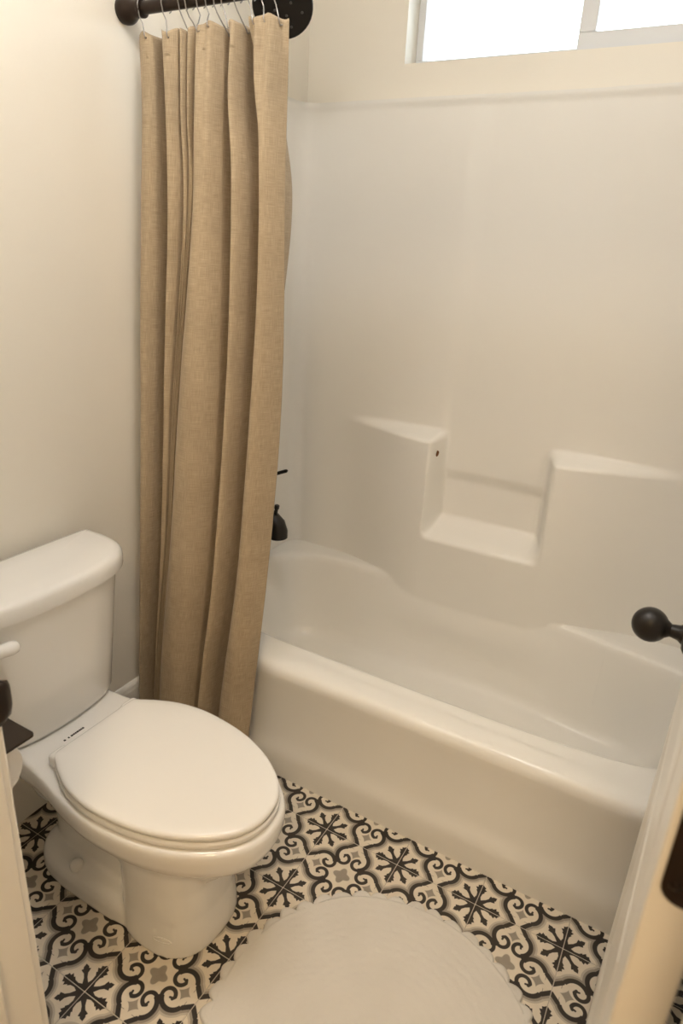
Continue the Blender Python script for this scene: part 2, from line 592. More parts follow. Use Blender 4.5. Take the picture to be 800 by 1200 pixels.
# strike plate with a curved lip
bm = bmesh.new()
zs0, zs1 = 0.826, 0.886
prof = [(-0.030, 0.0), (-0.012, 0.0), (0.006, 0.0008), (0.018, 0.0006), (0.026, -0.002), (0.031, -0.008)]
nz_ = 9
rows = []
for k in range(nz_):
    f = k / (nz_ - 1)
    z = zs0 + (zs1 - zs0) * f
    ins = (1 - math.sqrt(max(0, 1 - (2 * f - 1) ** 4)))
    row = []
    for (dy, dx) in prof:
        ddy = dy if dy < 0 else dy * (1 - 0.55 * ins)
        row.append((JL + 0.0012 + dx, YF + 0.002 + ddy - 0.002, z))
    rows.append(row)
vv = [v for r in rows for v in r]
nn = len(prof)
ff = [(r * nn + i, r * nn + i + 1, (r + 1) * nn + i + 1, (r + 1) * nn + i) for r in range(nz_ - 1) for i in range(nn - 1)]
bm.free()
sp = link('strike_plate', mesh(vv, ff), M['bronze'], tl_, True)
md = sp.modifiers.new('thick', 'SOLIDIFY'); md.thickness = 0.0018; md.offset = 1
sp['label'] = 'dark bronze strike plate with curved lip'
adopt(tl_)
tr_ = empty('trim_2', (JR, YF, 0)); struct(tr_, 'white door jamb and casing on the hinge side of the doorway', 'door frame')
box('jamb', (JR, YH - 0.002, 0), (JR + 0.018, YF + 0.002, DOORH), M['trim'], tr_, 0.0015, 1)
box('casing', (JR + 0.006, YF, 0), (JR + 0.075, YF + 0.015, DOORH + 0.07), M['trim'], tr_, 0.004)
box('casing', (JR + 0.005, YH - 0.015, 0), (JR + 0.075, YH, DOORH + 0.07), M['trim'], tr_, 0.004)
box('door_stop', (JR - 0.01, YH + 0.03, 0), (JR, YH + 0.062, DOORH), M['trim'], tr_, 0.003)
adopt(tr_)
th_ = empty('trim_3', ((JL + JR) / 2, YF, DOORH)); struct(th_, 'white head jamb and casing over the doorway', 'door frame')
box('jamb', (JL, YH - 0.002, DOORH), (JR, YF + 0.002, DOORH + 0.018), M['trim'], th_)
box('casing', (JL - 0.005, YF, DOORH + 0.005), (JR + 0.006, YF + 0.015, DOORH + 0.07), M['trim'], th_, 0.004)
adopt(th_)

# ------------------------------------------------------------------ door, swung open into the room
door = empty('door_1', (0.6615, -0.766, 0.0)); struct(door, 'white panelled door standing open at the right with black knob', 'door')
DW, DT, DH = 0.738, 0.035, 2.03
ang = math.atan2(0.0265, 0.738)
# local frame: +y runs from hinge edge to free edge, -x is the face towards the room
door.rotation_euler = (0, 0, -ang)
Z0 = 0.012
def dbox(name, y0, y1, z0, z1, x0=0.0, x1=DT, bev=0.0025, material=None):
    return box(name, (x0, y0, z0), (x1, y1, z1), material or M['trim'], door, bev, 2)
SW = 0.112
dbox('stile', 0, SW, Z0, DH)
dbox('stile', DW - SW, DW, Z0, DH)
rails = [(Z0, 0.24), (0.80, 0.97), (1.90, DH)]
for a_, b_ in rails:
    dbox('rail', SW, DW - SW, a_, b_)
def panel(z0, z1):
    bm = bmesh.new()
    for sgn in (0, 1):
        rings = []
        # inset, depth below the face
        for ins, dep in ((-0.004, 0.001), (0.0, -0.0005), (0.006, -0.0018), (0.012, -0.0012), (0.020, 0.0008), (0.030, 0.0030), (0.044, 0.0042), (0.060, 0.0040), (0.075, 0.0030), (0.090, 0.0020), (0.096, 0.0020)):
            x = dep if sgn == 0 else DT - dep
            rings.append([(x, SW + ins, z0 + ins), (x, DW - SW - ins, z0 + ins), (x, DW - SW - ins, z1 - ins), (x, SW + ins, z1 - ins)])
        add_loft(bm, rings, False, True)
    return link('panel', from_bm(bm), M['trim'], door)
panel(0.24, 0.80)
panel(0.97, 1.90)
# knob on both faces
KY, KZ = DW - 0.062, 0.872
for sgn, x in ((-1, 0.0), (1, DT)):
    kn = lathe('knob', (x, KY, KZ), (sgn, 0, 0), [(0.006, 0.0), (0.006, 0.020), (0.016, 0.0185), (0.024, 0.0125), (0.036, 0.0105), (0.042, 0.0145)] + [(0.067 + 0.0285 * math.sin(math.radians(q)), 0.0285 * math.cos(math.radians(q))) for q in range(-58, 91, 8)], M['black'], door)
    lathe('rosette', (x, KY, KZ), (sgn, 0, 0), [(0.0, 0.0), (0.0, 0.033), (0.006, 0.033), (0.012, 0.030), (0.016, 0.024), (0.017, 0.018), (0.017, 0.0)], M['bronze'], kn)
box('latch_plate', (0.005, DW - 0.001, KZ - 0.028), (0.030, DW + 0.0012, KZ + 0.028), M['bronze'], door, 0.0004, 1)
# hinges: leaf let into the hinge edge, knuckle on the far corner
for zc in (0.29, 1.053, 1.80):
    bm = bmesh.new()
    pts = []
    w0, w1, hh, rc = 0.0055, 0.0385, 0.0455, 0.014
    for (cx, cz, a0) in ((w1 - 0.0001, -hh, 270), (w1 - 0.0001, hh, 0)):
        pts.append((cx, cz))
    for (cx, cz, a0) in ((w0 + rc, hh - rc, 90), (w0 + rc, -hh + rc, 180)):
        for q in range(0, 91, 15):
            r_ = math.radians(a0 + q)
            pts.append((cx + rc * math.cos(r_), cz + rc * math.sin(r_)))
    add_loft(bm, [[(x, y, zc + z) for x, z in pts] for y in (0.001, -0.0022)])
    hg = link('hinge', from_bm(bm), M['bronze'], door)
    hg['label'] = 'dark bronze hinge leaf with rounded corners'
    bm = bmesh.new()
    for sx_, sz_ in ((0.014, 0.030), (0.022, 0.0), (0.014, -0.030)):
        add_lathe(bm, (sx_, -0.0022, zc + sz_), (0, -1, 0), [(0, 0), (0, 0.0038), (0.0008, 0.0032), (0.001, 0)], 12)
    link('screw', from_bm(bm), M['bronze'], hg, True)
    bm = bmesh.new()
    add_lathe(bm, (0.0435, -0.004, zc - hh), (0, 0, 1), [(0, 0), (0, 0.0055), (2 * hh, 0.0055), (2 * hh, 0.0)], 14)
    link('knuckle', from_bm(bm), M['bronze'], hg, True)

# ------------------------------------------------------------------ hall behind the camera (lit space seen in reflections)
struct(box('floor_hall', (HX0, HY0, -0.06), (HX1, YH, -0.001), M['hallfloor']), 'brown wood floor of the hall outside the bathroom', 'floor')
struct(box('ceiling_hall', (HX0, HY0, ZC), (HX1, YH, ZC + 0.1), M['ceiling']), 'white ceiling of the hall outside the bathroom', 'ceiling')
struct(box('wall_hall_left', (HX0 - 0.1, HY0, 0), (HX0, YH, ZC), M['wall']), 'cream hall wall to the left outside the bathroom', 'wall')
struct(box('wall_hall_right', (HX1, HY0, 0), (HX1 + 0.1, YH, ZC), M['wall']), 'cream hall wall to the right outside the bathroom', 'wall')
bm = bmesh.new()
add_box(bm, (HX0, YH, 0), (XL - 0.1, YH + 0.1, ZC))
add_box(bm, (XN + 0.1, YH, 0), (HX1, YH + 0.1, ZC))
struct(link('wall_hall_front', from_bm(bm), M['wall']), 'cream hall wall either side of the bathroom', 'wall')
QX0, QX1, QZ0, QZ1 = 0.05, 0.50, 0.98, 1.55
bm = bmesh.new()
add_box(bm, (HX0, HY0 - 0.12, 0), (HX1, HY0, QZ0))
add_box(bm, (HX0, HY0 - 0.12, QZ1), (HX1, HY0, ZC))
add_box(bm, (HX0, HY0 - 0.12, QZ0), (QX0, HY0, QZ1))
add_box(bm, (QX1, HY0 - 0.12, QZ0), (HX1, HY0, QZ1))
struct(link('wall_hall_back', from_bm(bm), M['wall']), 'cream wall at the far end of the hall with a window', 'wall')
w2 = empty('window_2', ((QX0 + QX1) / 2, HY0, QZ0)); struct(w2, 'white hall window behind the viewer', 'window')
bm = bmesh.new()
ya, yb = HY0 - 0.09, HY0 - 0.04
add_box(bm, (QX0, ya, QZ0), (QX1, yb, QZ0 + 0.04)); add_box(bm, (QX0, ya, QZ1 - 0.04), (QX1, yb, QZ1))
add_box(bm, (QX0, ya, QZ0 + .04), (QX0 + 0.04, yb, QZ1 - .04)); add_box(bm, (QX1 - 0.04, ya, QZ0 + .04), (QX1, yb, QZ1 - .04))
add_box(bm, (QX0 + .04, ya, (QZ0 + QZ1) / 2 - .02), (QX1 - .04, yb, (QZ0 + QZ1) / 2 + .02))
link('frame', from_bm(bm), M['vinyl'], w2)
box('pane', (QX0 + 0.04, HY0 - 0.07, QZ0 + 0.04), (QX1 - 0.04, HY0 - 0.066, QZ1 - 0.04), M['glass_dim'], w2)
adopt(w2)
pl = bpy.data.lights.new('hall_window_portal', 'AREA'); pl.shape = 'RECTANGLE'; pl.size = QX1 - QX0; pl.size_y = QZ1 - QZ0
pl.cycles.is_portal = True
po = bpy.data.objects.new('hall_window_portal', pl); COL.objects.link(po)
po.location = ((QX0 + QX1) / 2, HY0 - 0.13, (QZ0 + QZ1) / 2); po.rotation_euler = (math.radians(90), 0, 0)

def fill_lamp(loc, r, strength, colr, label):  # unseen lamps, added to light the bathroom and the hall
    t = empty('fill_lamp', loc)
    tag(t, label, 'lamp')
    x, y, z = loc
    lathe('base_plate', loc, (0, 0, -1), [(0, 0), (0, r * 1.06), (0.018, r * 1.06), (0.024, r * 0.98), (0.024, 0)], M['black'], t)
    prof = [(0.024, 0), (0.024, r)] + [(0.024 + 0.075 * math.sin(math.radians(q)), r * math.cos(math.radians(q))) for q in range(8, 91, 9)]
    lathe('glass_shade', loc, (0, 0, -1), prof, lamp_mat('fill_lamp_glow', strength, colr), t)
    adopt(t)
    return t
fill_lamp((-0.24, -0.46, ZC), 0.13, FILL_LEFT, WARM, 'added round fill lamp on the ceiling over the toilet')
fill_lamp((0.24, -0.36, ZC), 0.13, FILL_RIGHT, WARM, 'added round fill lamp on the ceiling over the bath rug')
fill_lamp((0.75, -1.85, ZC), 0.19, FILL_HALL, WARM_HALL, 'added round fill lamp in the unseen hall behind the viewer')

# ------------------------------------------------------------------ bathtub with one-piece surround
tub = empty('bathtub', ((XL + XR) / 2, YT, 0))
tag(tub, 'white one-piece alcove bathtub with moulded shelf surround', 'bathtub')
ZR = 0.36
X0, X1 = XL + 0.001, XR - 0.001
# apron and front rim: extruded profile
prof = [(0.0, 0.0), (0.0, 0.06), (0.0008, 0.075), (0.003, 0.090), (0.0065, 0.106), (0.0095, 0.122), (0.0115, 0.142), (0.0125, 0.20), (0.0115, 0.27), (0.008, 0.305), (0.0055, 0.325), (0.006, 0.338), (0.010, 0.349), (0.017, 0.356), (0.027, 0.3595), (0.045, 0.3605), (0.075, 0.3605)]
nxs = 24
rings = []
for k in range(nxs + 1):
    x = X0 + (X1 - X0) * k / nxs
    rings.append([(x, YT + a, z) for a, z in prof])
bm = bmesh.new()
add_loft(bm, rings, False, False, closed=False)
ap = link('apron', from_bm(bm), M['acrylic'], tub, True)
# deck and basin
cx, cy = 0.0775, 0.5025
A, B = 0.735, 0.3025
NT = 160
def expo(th):
    # front corners and faucet end fairly square, lounge end rounder at the back
    c_, s_ = math.cos(th), math.sin(th)
    if s_ >= 0:
        return 2.35 + (4.6 - 2.35) * (1 - sstep(-0.6, 0.6, c_))
    return 4.6
def sup(th, a, b):
    c_, s_ = math.cos(th), math.sin(th)
    n = expo(th) * (1 - sstep(-0.25, 0.25, s_)) * 0 + expo(th)
    n = 4.6 + (n - 4.6) * sstep(0.0, 0.5, s_)
    r = (abs(c_ / a) ** n + abs(s_ / b) ** n) ** (-1.0 / n)
    return r * c_, r * s_
def rect(th):
    c_, s_ = math.cos(th), math.sin(th)
    hx, hyf, hyb = (X1 - X0) / 2, cy - (YT + 0.074), 0.862 - cy
    cands = []
    if abs(c_) > 1e-6: cands.append(hx / abs(c_))
    if s_ > 1e-6: cands.append(hyb / s_)
    if s_ < -1e-6: cands.append(hyf / -s_)
    r = min(cands)
    return r * c_, r * s_
# warp angle so samples are dense at the corners
ths = [2 * math.pi * k / NT for k in range(NT)]
ths = [math.atan2(math.sin(t) * B, math.cos(t) * A) for t in ths]
spec = [  # (scale x, scale y, shift x, z)
    (1.0, 1.0, 0, ZR), (0.988, 0.972, 0, ZR - 0.002), (0.978, 0.948, 0, ZR - 0.009), (0.970, 0.930, 0, ZR - 0.022), (0.962, 0.915, 0, ZR - 0.045),
    (0.945, 0.885, 0, 0.27), (0.915, 0.850, -0.004, 0.20), (0.885, 0.815, -0.010, 0.14), (0.862, 0.785, -0.016, 0.10), (0.835, 0.745, -0.02, 0.075), (0.790, 0.68, -0.022, 0.060), (0.70, 0.56, -0.024, 0.053), (0.4, 0.3, -0.03, 0.05), (0.02, 0.02, -0.05, 0.048)]
rings = []
hxr, hyf, hyb = (X1 - X0) / 2, cy - (YT + 0.074), 0.862 - cy
def rect_pt(th):
    x, y = sup(th, A, B)
    return rect(th)
rings.append([(cx + rect_pt(t)[0], cy + rect_pt(t)[1], ZR + 0.0005) for t in ths])
for f in (0.45, 0.8):
    rings.append([(cx + rect_pt(t)[0] * (1 - f) + sup(t, A, B)[0] * f, cy + rect_pt(t)[1] * (1 - f) + sup(t, A, B)[1] * f, ZR + 0.0005) for t in ths])
for sx_, sy_, sh, z in spec:
    rings.append([(cx + sh + sup(t, A * sx_, B * sy_)[0], cy + sup(t, A * sx_, B * sy_)[1], z) for t in ths])
bm = bmesh.new()
add_loft(bm, rings, False, True)
link('basin', from_bm(bm), M['acrylic'], tub, True)

# surround walls: left panel, coved corner, back panel with shelves and niche, cove, right panel
SX0, SX1, SY = XL + 0.010, XR - 0.010, 0.846
RC = 0.055
peri = []          # (x, y, nx, ny) ; normal points into the tub
def lin(a_, b_, n):
    return [a_ + (b_ - a_) * k / n for k in range(n)]
for y in lin(0.166, SY - RC, 16):
    peri.append((SX0, y, 1, 0))
for k in range(8):
    q = math.radians(180 - 90 * k / 8)
    peri.append((SX0 + RC + RC * math.cos(q), SY - RC + RC * math.sin(q), -math.cos(q), -math.sin(q)))
def dense(lo, hi):
    xs = []
    x = lo
    while x < hi - 1e-6:
        xs.append(x)
        step = 0.02
        for e in (-0.113, 0.273):
            if abs(x - e) < 0.06:
                step = 0.0045
        x += step
    return xs
for x in dense(SX0 + RC, SX1 - RC):
    peri.append((x, SY, 0, -1))
for k in range(8):
    q = math.radians(90 - 90 * k / 8)
    peri.append((SX1 - RC + RC * math.cos(q), SY - RC + RC * math.sin(q), -math.cos(q), -math.sin(q)))
for y in lin(SY - RC, 0.166, 16) + [0.166]:
    peri.append((SX1, y, -1, 0))
zs = []
z = 0.15
while z < 1.835:
    zs.append(z)
    step = 0.03
    for e in (0.335, 0.565, 0.74, 0.878, 1.80):
        if abs(z - e) < 0.055:
            step = 0.0055
    z += step
zs.append(1.835)
XA, XB = -0.115, 0.275
def bulge(x, z):
    """how far the back panel stands out into the tub"""
    if x < XA:
        f = max(0.0, min(1.0, (x + 0.47) / (XA + 0.47)))
        e = XA - x
    elif x > XB:
        f = max(0.0, min(1.0, (0.62 - x) / (0.62 - XB)))
        e = x - XB
    else:
        f = 1.0
        e = min(x - XA, XB - x) * -1
    side = 0.35 * f + 0.65 * sstep(0, 1, f)
    # the lower wall runs straight down into the basin
    D = 0.082 + 0.008 * sstep(0.34, 0.62, z)
    shelf_top = 1 - sstep(0.862, 0.894, z)
    ledge = 1 - sstep(0.535, 0.605, z)
    niche = 1 - sstep(-0.026 if x < 0.08 else -0.050, 0.006, e)       # 1 well inside the niche column
    soft = 1 - sstep(-0.060, 0.020, e)
    low = sstep(0.88, 1.10, z)
    niche = niche * (1 - low) + soft * low
    col = D * side * shelf_top
    cen = D * ledge - 0.008 * (1 - ledge)
    cen -= 0.012 * (1 - sstep(0.722, 0.768, z)) * (1 - ledge)
    return col * (1 - niche) + cen * niche
def basin_back(x, z):
    """y of the basin's back wall at this x and height"""
    for (a_, b_) in zip(spec[:-1], spec[1:]):
        if a_[3] >= z >= b_[3]:
            f = (a_[3] - z) / (a_[3] - b_[3])
            sx_, sy_, sh = (a_[q] + (b_[q] - a_[q]) * f for q in range(3))
            break
    else:
        sx_, sy_, sh = spec[0][:3]
    dx = x - cx - sh
    aa, bb = A * sx_, B * sy_
    y = bb * 0.95
    for _ in range(14):
        th = math.atan2(y, dx)
        n = 4.6 + (expo(th) - 4.6) * sstep(0.0, 0.5, math.sin(th))
        y = bb * max(1e-6, 1 - min(1.0, abs(dx / aa)) ** n) ** (1.0 / n)
    return cy + y
verts, faces = [], []
np_ = len(peri)
for z in zs:
    for (x, y, nx, ny) in peri:
        d = bulge(x, z) if ny == -1 else 0.0
        if z > 1.81:
            d += 0.0035 * sstep(1.81, 1.826, z)
        px_, py_, zz_ = x + nx * d, y + ny * d, z
        if z < ZR:
            if ny == -1 and d > 0.018:
                # below the rim the wall flows into the back of the basin
                ybs = basin_back(px_, z) - 0.0006
                kk = 0.0005 + 0.045 * (1 - sstep(ZR - 0.11, ZR - 0.005, z)) * sstep(0.155, 0.215, z)
                h_ = max(0.0, min(1.0, 0.5 + 0.5 * (ybs - py_) / kk))
                py_ = ybs * (1 - h_) + py_ * h_ - kk * h_ * (1 - h_)
            else:
                zz_ = max(z, 0.345)
        verts.append((px_, py_, zz_))
# nailing flange ledge back to the wall at the top
for (x, y, nx, ny) in peri:
    verts.append((x - nx * 0.022, y - ny * 0.022, 1.838))
nr = len(zs) + 1
for r in range(nr - 1):
    for i in range(np_ - 1):
        a_ = r * np_ + i
        faces.append((a_, a_ + 1, a_ + np_ + 1, a_ + np_))
so = link('surround', mesh(verts, faces), M['acrylic'], tub, True)
sharp(so, 60)
# front returns of the end panels
for nm, xa, xb in (('end_flange', XL + 0.0005, SX0 + 0.004), ('end_flange', SX1 - 0.004, XR - 0.0005)):
    box(nm, (xa, 0.160, ZR - 0.02), (xb, 0.180, 1.832), M['acrylic'], tub, 0.003)
# rust-brown chip on the niche edge
bm = bmesh.new()
add_lathe(bm, (0, 0, 0), (0.8, -0.6, 0), [(-0.006, 0), (-0.006, 0.0045), (0.0015, 0.004), (0.0025, 0.0)], 10)
for v in bm.verts:
    v.co = Vector((v.co.x + v.co.z * 0.5, v.co.y, v.co.z * 2.4)) + Vector((-0.1035, 0.796, 0.822))
chip = link('chip_mark', from_bm(bm), M['rust'], tub, True)
chip['label'] = 'small rust brown chip on the niche edge'
# drain
lathe('drain', (-0.50, cy, 0.052), (0, 0, 1), [(0, 0), (0, 0.036), (0.003, 0.034), (0.004, 0.02), (0.0015, 0.015), (0.0015, 0)], M['black'], tub)
adopt(tub)
# overflow plate, spout, valve handle, shower head
PY = 0.53
ov = lathe('overflow_plate', (-0.598, PY - 0.02, 0.305), (1, 0, 0.22), [(-0.02, 0), (-0.02, 0.034), (0.003, 0.034), (0.008, 0.030), (0.010, 0.012), (0.010, 0)], M['black'])
tag(ov, 'round black overflow plate inside the tub below the spout', 'overflow')

spt = empty('tub_spout', (SX0, PY, 0.575)); tag(spt, 'black tub spout with diverter knob beside the curtain', 'faucet')
bm = bmesh.new()
path = [(SX0, PY, 0.578), (SX0 + 0.05, PY, 0.578), (SX0 + 0.09, PY, 0.577), (SX0 + 0.118, PY, 0.570), (SX0 + 0.138, PY, 0.553), (SX0 + 0.147, PY, 0.530), (SX0 + 0.149, PY, 0.508)]
add_tube(bm, path, [0.030, 0.027, 0.027, 0.029, 0.031, 0.031, 0.029], 24)
sharp(link('body', from_bm(bm), M['black'], spt, True), 50)
lathe('wall_ring', (SX0, PY, 0.578), (1, 0, 0), [(0, 0), (0, 0.036), (0.006, 0.036), (0.012, 0.031), (0.012, 0)], M['black'], spt)
lathe('diverter_knob', (SX0 + 0.134, PY, 0.588), (0.15, 0, 1), [(0, 0), (0, 0.006), (0.022, 0.006), (0.023, 0.0085), (0.034, 0.0085), (0.036, 0.006), (0.036, 0)], M['black'], spt, 16)
adopt(spt)

vh = empty('shower_valve', (SX0, PY, 0.735)); tag(vh, 'black shower valve handle on the wall above the tub spout', 'faucet')
lathe('escutcheon', (SX0, PY, 0.735), (1, 0, 0), [(0, 0), (0, 0.085), (0.004, 0.085), (0.010, 0.078), (0.014, 0.04), (0.016, 0)], M['black'], vh)
lathe('hub', (SX0, PY, 0.735), (1, 0, 0), [(0.012, 0), (0.012, 0.028), (0.05, 0.024), (0.085, 0.022), (0.092, 0.016), (0.094, 0)], M['black'], vh)
tube('lever', [(SX0 + 0.075, PY, 0.705), (SX0 + 0.11, PY, 0.720), (SX0 + 0.145, PY, 0.736), (SX0 + 0.172, PY, 0.748), (SX0 + 0.176, PY, 0.750)], [0.0065, 0.006, 0.0058, 0.0058, 0.003], M['black'], vh, 12)
adopt(vh)

sh = empty('shower_fixture', (SX0, 0.50, 2.06)); tag(sh, 'round black shower head behind the curtain top', 'shower head')
hc = Vector((-0.528, 0.49, 1.975))
hn = Vector((0.45, -0.62, -0.64)).normalized()
bk = hc - hn * 0.05
tube('arm', [(SX0, 0.52, 2.085), (SX0 + 0.05, 0.52, 2.085), (SX0 + 0.09, 0.52, 2.07), tuple(bk - hn * 0.01), tuple(bk)], 0.009, M['black'], sh, 14)
lathe('wall_flange', (SX0, 0.52, 2.085), (1, 0, 0), [(0, 0), (0, 0.03), (0.005, 0.029), (0.01, 0.018), (0.011, 0)], M['black'], sh)
hd = lathe('head', bk, hn, [(0, 0), (0, 0.014), (0.014, 0.018), (0.026, 0.030), (0.036, 0.068), (0.040, 0.0745), (0.047, 0.0765), (0.050, 0.074), (0.050, 0)], M['black'], sh, 40)
a_, b_ = frame(hn)
bm = bmesh.new()
for rr, nn in ((0.050, 7), (0.022, 4)):
    for k in range(nn):
        q = 2 * math.pi * (k + 0.3) / nn
        add_lathe(bm, hc + (a_ * math.cos(q) + b_ * math.sin(q)) * rr, hn, [(0, 0), (0, 0.0036), (0.0022, 0.0026), (0.0024, 0)], 10)
noz = link('nozzle', from_bm(bm), mat('nozzle_rubber_grey', (0.055, 0.05, 0.047, 1), 0.6), hd, True)
noz['kind'] = 'stuff'
adopt(sh)

# ------------------------------------------------------------------ curtain rod
RY, RZ = 0.112, 1.878
rod = empty('curtain_rod', (XL, RY, RZ)); tag(rod, 'dark bronze curtain rod over the tub with flared wall ends', 'curtain rod')
tube('rod', [(XL + 0.02, RY, RZ), (0.0, RY, RZ), (XR - 0.02, RY, RZ)], 0.0125, M['bronze'], rod, 24)
for x, s_ in ((XL, 1), (XR, -1)):
    lathe('end_bracket', (x, RY, RZ), (s_, 0, 0), [(0, 0), (0, 0.0255), (0.006, 0.027), (0.014, 0.0275), (0.022, 0.025), (0.030, 0.020), (0.038, 0.0175), (0.050, 0.0165), (0.052, 0.0185), (0.058, 0.0185), (0.060, 0.015), (0.060, 0)], M['bronze'], rod)
adopt(rod)

# ------------------------------------------------------------------ shower curtain
LV = [1.829, 1.675, 1.475, 1.097, 0.657, 0.275, 0.045]
YBASE = [0.112, 0.106, 0.098, 0.080, 0.052, 0.026, 0.012]
# fold valleys: x at the levels above, and how deep the valley runs behind the base line
VX = [
 [-0.644, -0.645, -0.654, -0.662, -0.664, -0.666, -0.666],
 [-0.594, -0.578, -0.576, -0.592, -0.606, -0.630, -0.638],
 [-0.530, -0.528, -0.525, -0.556, -0.577, -0.609, -0.619],
 [-0.508, -0.510, -0.508, -0.544, -0.568, -0.600, -0.610],
 [-0.484, -0.490, -0.491, -0.530, -0.557, -0.590, -0.601],
 [-0.406, -0.396, -0.388, -0.384, -0.403, -0.438, -0.452],
 [-0.354, -0.334, -0.308, -0.318, -0.339, -0.379, -0.394],
 [-0.256, -0.262, -0.258, -0.245, -0.252, -0.274, -0.286]]
VD = [
 [-0.002, 0.004, 0.008, 0.010, 0.012, 0.010, 0.010],
 [0.040, 0.120, 0.165, 0.170, 0.130, 0.074, 0.062],
 [0.020, 0.036, 0.046, 0.050, 0.044, 0.034, 0.028],
 [0.016, 0.026, 0.030, 0.030, 0.026, 0.022, 0.020],
 [0.020, 0.034, 0.060, 0.066, 0.056, 0.040, 0.032],
 [0.034, 0.090, 0.120, 0.115, 0.095, 0.060, 0.050],
 [0.034, 0.105, 0.120, 0.085, 0.065, 0.048, 0.040],
 [0.012, 0.020, 0.026, 0.028, 0.022, 0.016, 0.012]]
# swell of the cloth between two valleys, and where its crest lies (0..1)
PA = [[0.006, 0.014, 0.020, 0.024, 0.026, 0.024, 0.022], [0.012, 0.018, 0.018, 0.010, 0.000, -0.008, -0.010], [0.010, 0.008, 0.000, -0.016, -0.018, -0.014, -0.012],
      [0.010, 0.008, -0.004, -0.022, -0.022, -0.014, -0.010], [0.020, 0.030, 0.040, 0.048, 0.050, 0.044, 0.040], [0.016, 0.028, 0.036, 0.040, 0.042, 0.038, 0.034], [0.020, 0.030, 0.034, 0.036, 0.038, 0.036, 0.034]]
PC = [0.42, 0.5, 0.5, 0.5, 0.42, 0.45, 0.50]
nv = 10
vx = [catmull(v_, nv) for v_ in VX]
vd = [catmull(v_, nv) for v_ in VD]
pa = [catmull(v_, nv) for v_ in PA]
yb_ = catmull(YBASE, nv)
zz = catmull(LV, nv)
# open width of each valley at the same levels (the first and last are the free edges)
GW = [[0.0] * 7,
 [0.026, 0.044, 0.050, 0.046, 0.040, 0.032, 0.028],
 [0.010, 0.012, 0.012, 0.010, 0.008, 0.006, 0.006],
 [0.008, 0.008, 0.006, 0.004, 0.004, 0.004, 0.004],
 [0.010, 0.012, 0.016, 0.016, 0.014, 0.012, 0.010],
 [0.020, 0.036, 0.044, 0.044, 0.042, 0.036, 0.032],
 [0.022, 0.044, 0.052, 0.038, 0.034, 0.032, 0.028],
 [0.0] * 7]
gw = [catmull(v_, nv) for v_ in GW]
HALF = [0.0, 0.14, 0.28, 0.42, 0.56, 0.70, 0.82, 0.91, 0.97, 1.0]      # along the front of a fold
FALL = [0.15, 0.35, 0.6, 0.85, 1.0]                                    # round the edge and back into the valley
grid = []
for r in range(len(zz)):
    row = []
    z = zz[r]
    topf = sstep(1.45, 1.83, z)
    k = 0
    for p_ in range(7):
        x0_, x1_ = vx[p_][r], vx[p_ + 1][r]
        g0, g1 = gw[p_][r] / 2, gw[p_ + 1][r] / 2
        cr_ = x0_ + (x1_ - x0_) * PC[p_]
        pts = []
        # left half, from the valley to the crest
        def half(side):
            out = []
            if side < 0:
                xe, gg, d0 = x0_, g0, vd[p_][r]
                free = p_ == 0
            else:
                xe, gg, d0 = x1_, g1, vd[p_ + 1][r]
                free = p_ == 6
            am = pa[p_][r]
            xf = xe - side * gg                      # where the front of the fold ends
            for h_ in HALF:
                x = cr_ + (xf - cr_) * h_
                y = -am * (1 - h_ ** 2.4)
                if free:
                    y += d0 * h_ ** 2.4
                out.append((x, y))
            if not free:
                for f_ in FALL:
                    x = xf + (xe - xf) * f_ ** 2.2
                    y = d0 * math.sin(f_ * math.pi / 2) ** 1.2
                    out.append((x, y))
            return out
        lft = half(-1)[::-1]
        rgt = half(1)[1:]
        pts = lft + rgt
        if p_ < 6:
            pts = pts[:-1]
        for (x, y) in pts:
            if p_ in (4, 5, 6):
                y += 0.006 * topf * math.sin(x * 210 + 1.0)
            y += yb_[r]
            y += noise.noise(Vector((x * 30, z * 2.3, 0.0))) * 0.0045 + noise.noise(Vector((x * 70, z * 9.0, 4.0))) * 0.0014
            if z < 0.45:
                y = min(y, 0.080)
            x = max(x, XL + 0.019)
            top = 0.004 * math.cos(x * 130) * sstep(1.75, 1.83, z)
            row.append((x, y, z + top))
            k += 1
    grid.append(row)
nrow, ncol = len(grid), len(grid[0])
verts = [p for r in grid for p in r]
faces = [(r * ncol + i, r * ncol + i + 1, (r + 1) * ncol + i + 1, (r + 1) * ncol + i) for r in range(nrow - 1) for i in range(ncol - 1)]
cur = empty('shower_curtain', (-0.46, 0.05, 0.03)); tag(cur, 'tan linen shower curtain gathered in folds beside the toilet', 'curtain')
def cloth(name, verts, faces, uvs, th):
    me = mesh(verts, faces)
    uvl = me.uv_layers.new(name='UVMap')
    for lp in me.loops:
        uvl.data[lp.index].uv = uvs[lp.vertex_index]
    o = link(name, me, M['linen'], cur, True)
    md = o.modifiers.new('smooth', 'SUBSURF'); md.levels = 1; md.render_levels = 1
    md = o.modifiers.new('thick', 'SOLIDIFY'); md.thickness = th; md.offset = 0
    return o
ul = [0.0]
for i in range(1, ncol):
    a_, b_ = grid[30][i - 1], grid[30][i]
    ul.append(ul[-1] + math.hypot(b_[0] - a_[0], b_[1] - a_[1]))
uvs = [(ul[i], grid[r][i][2]) for r in range(nrow) for i in range(ncol)]
cloth('cloth', verts, faces, uvs, 0.0016)
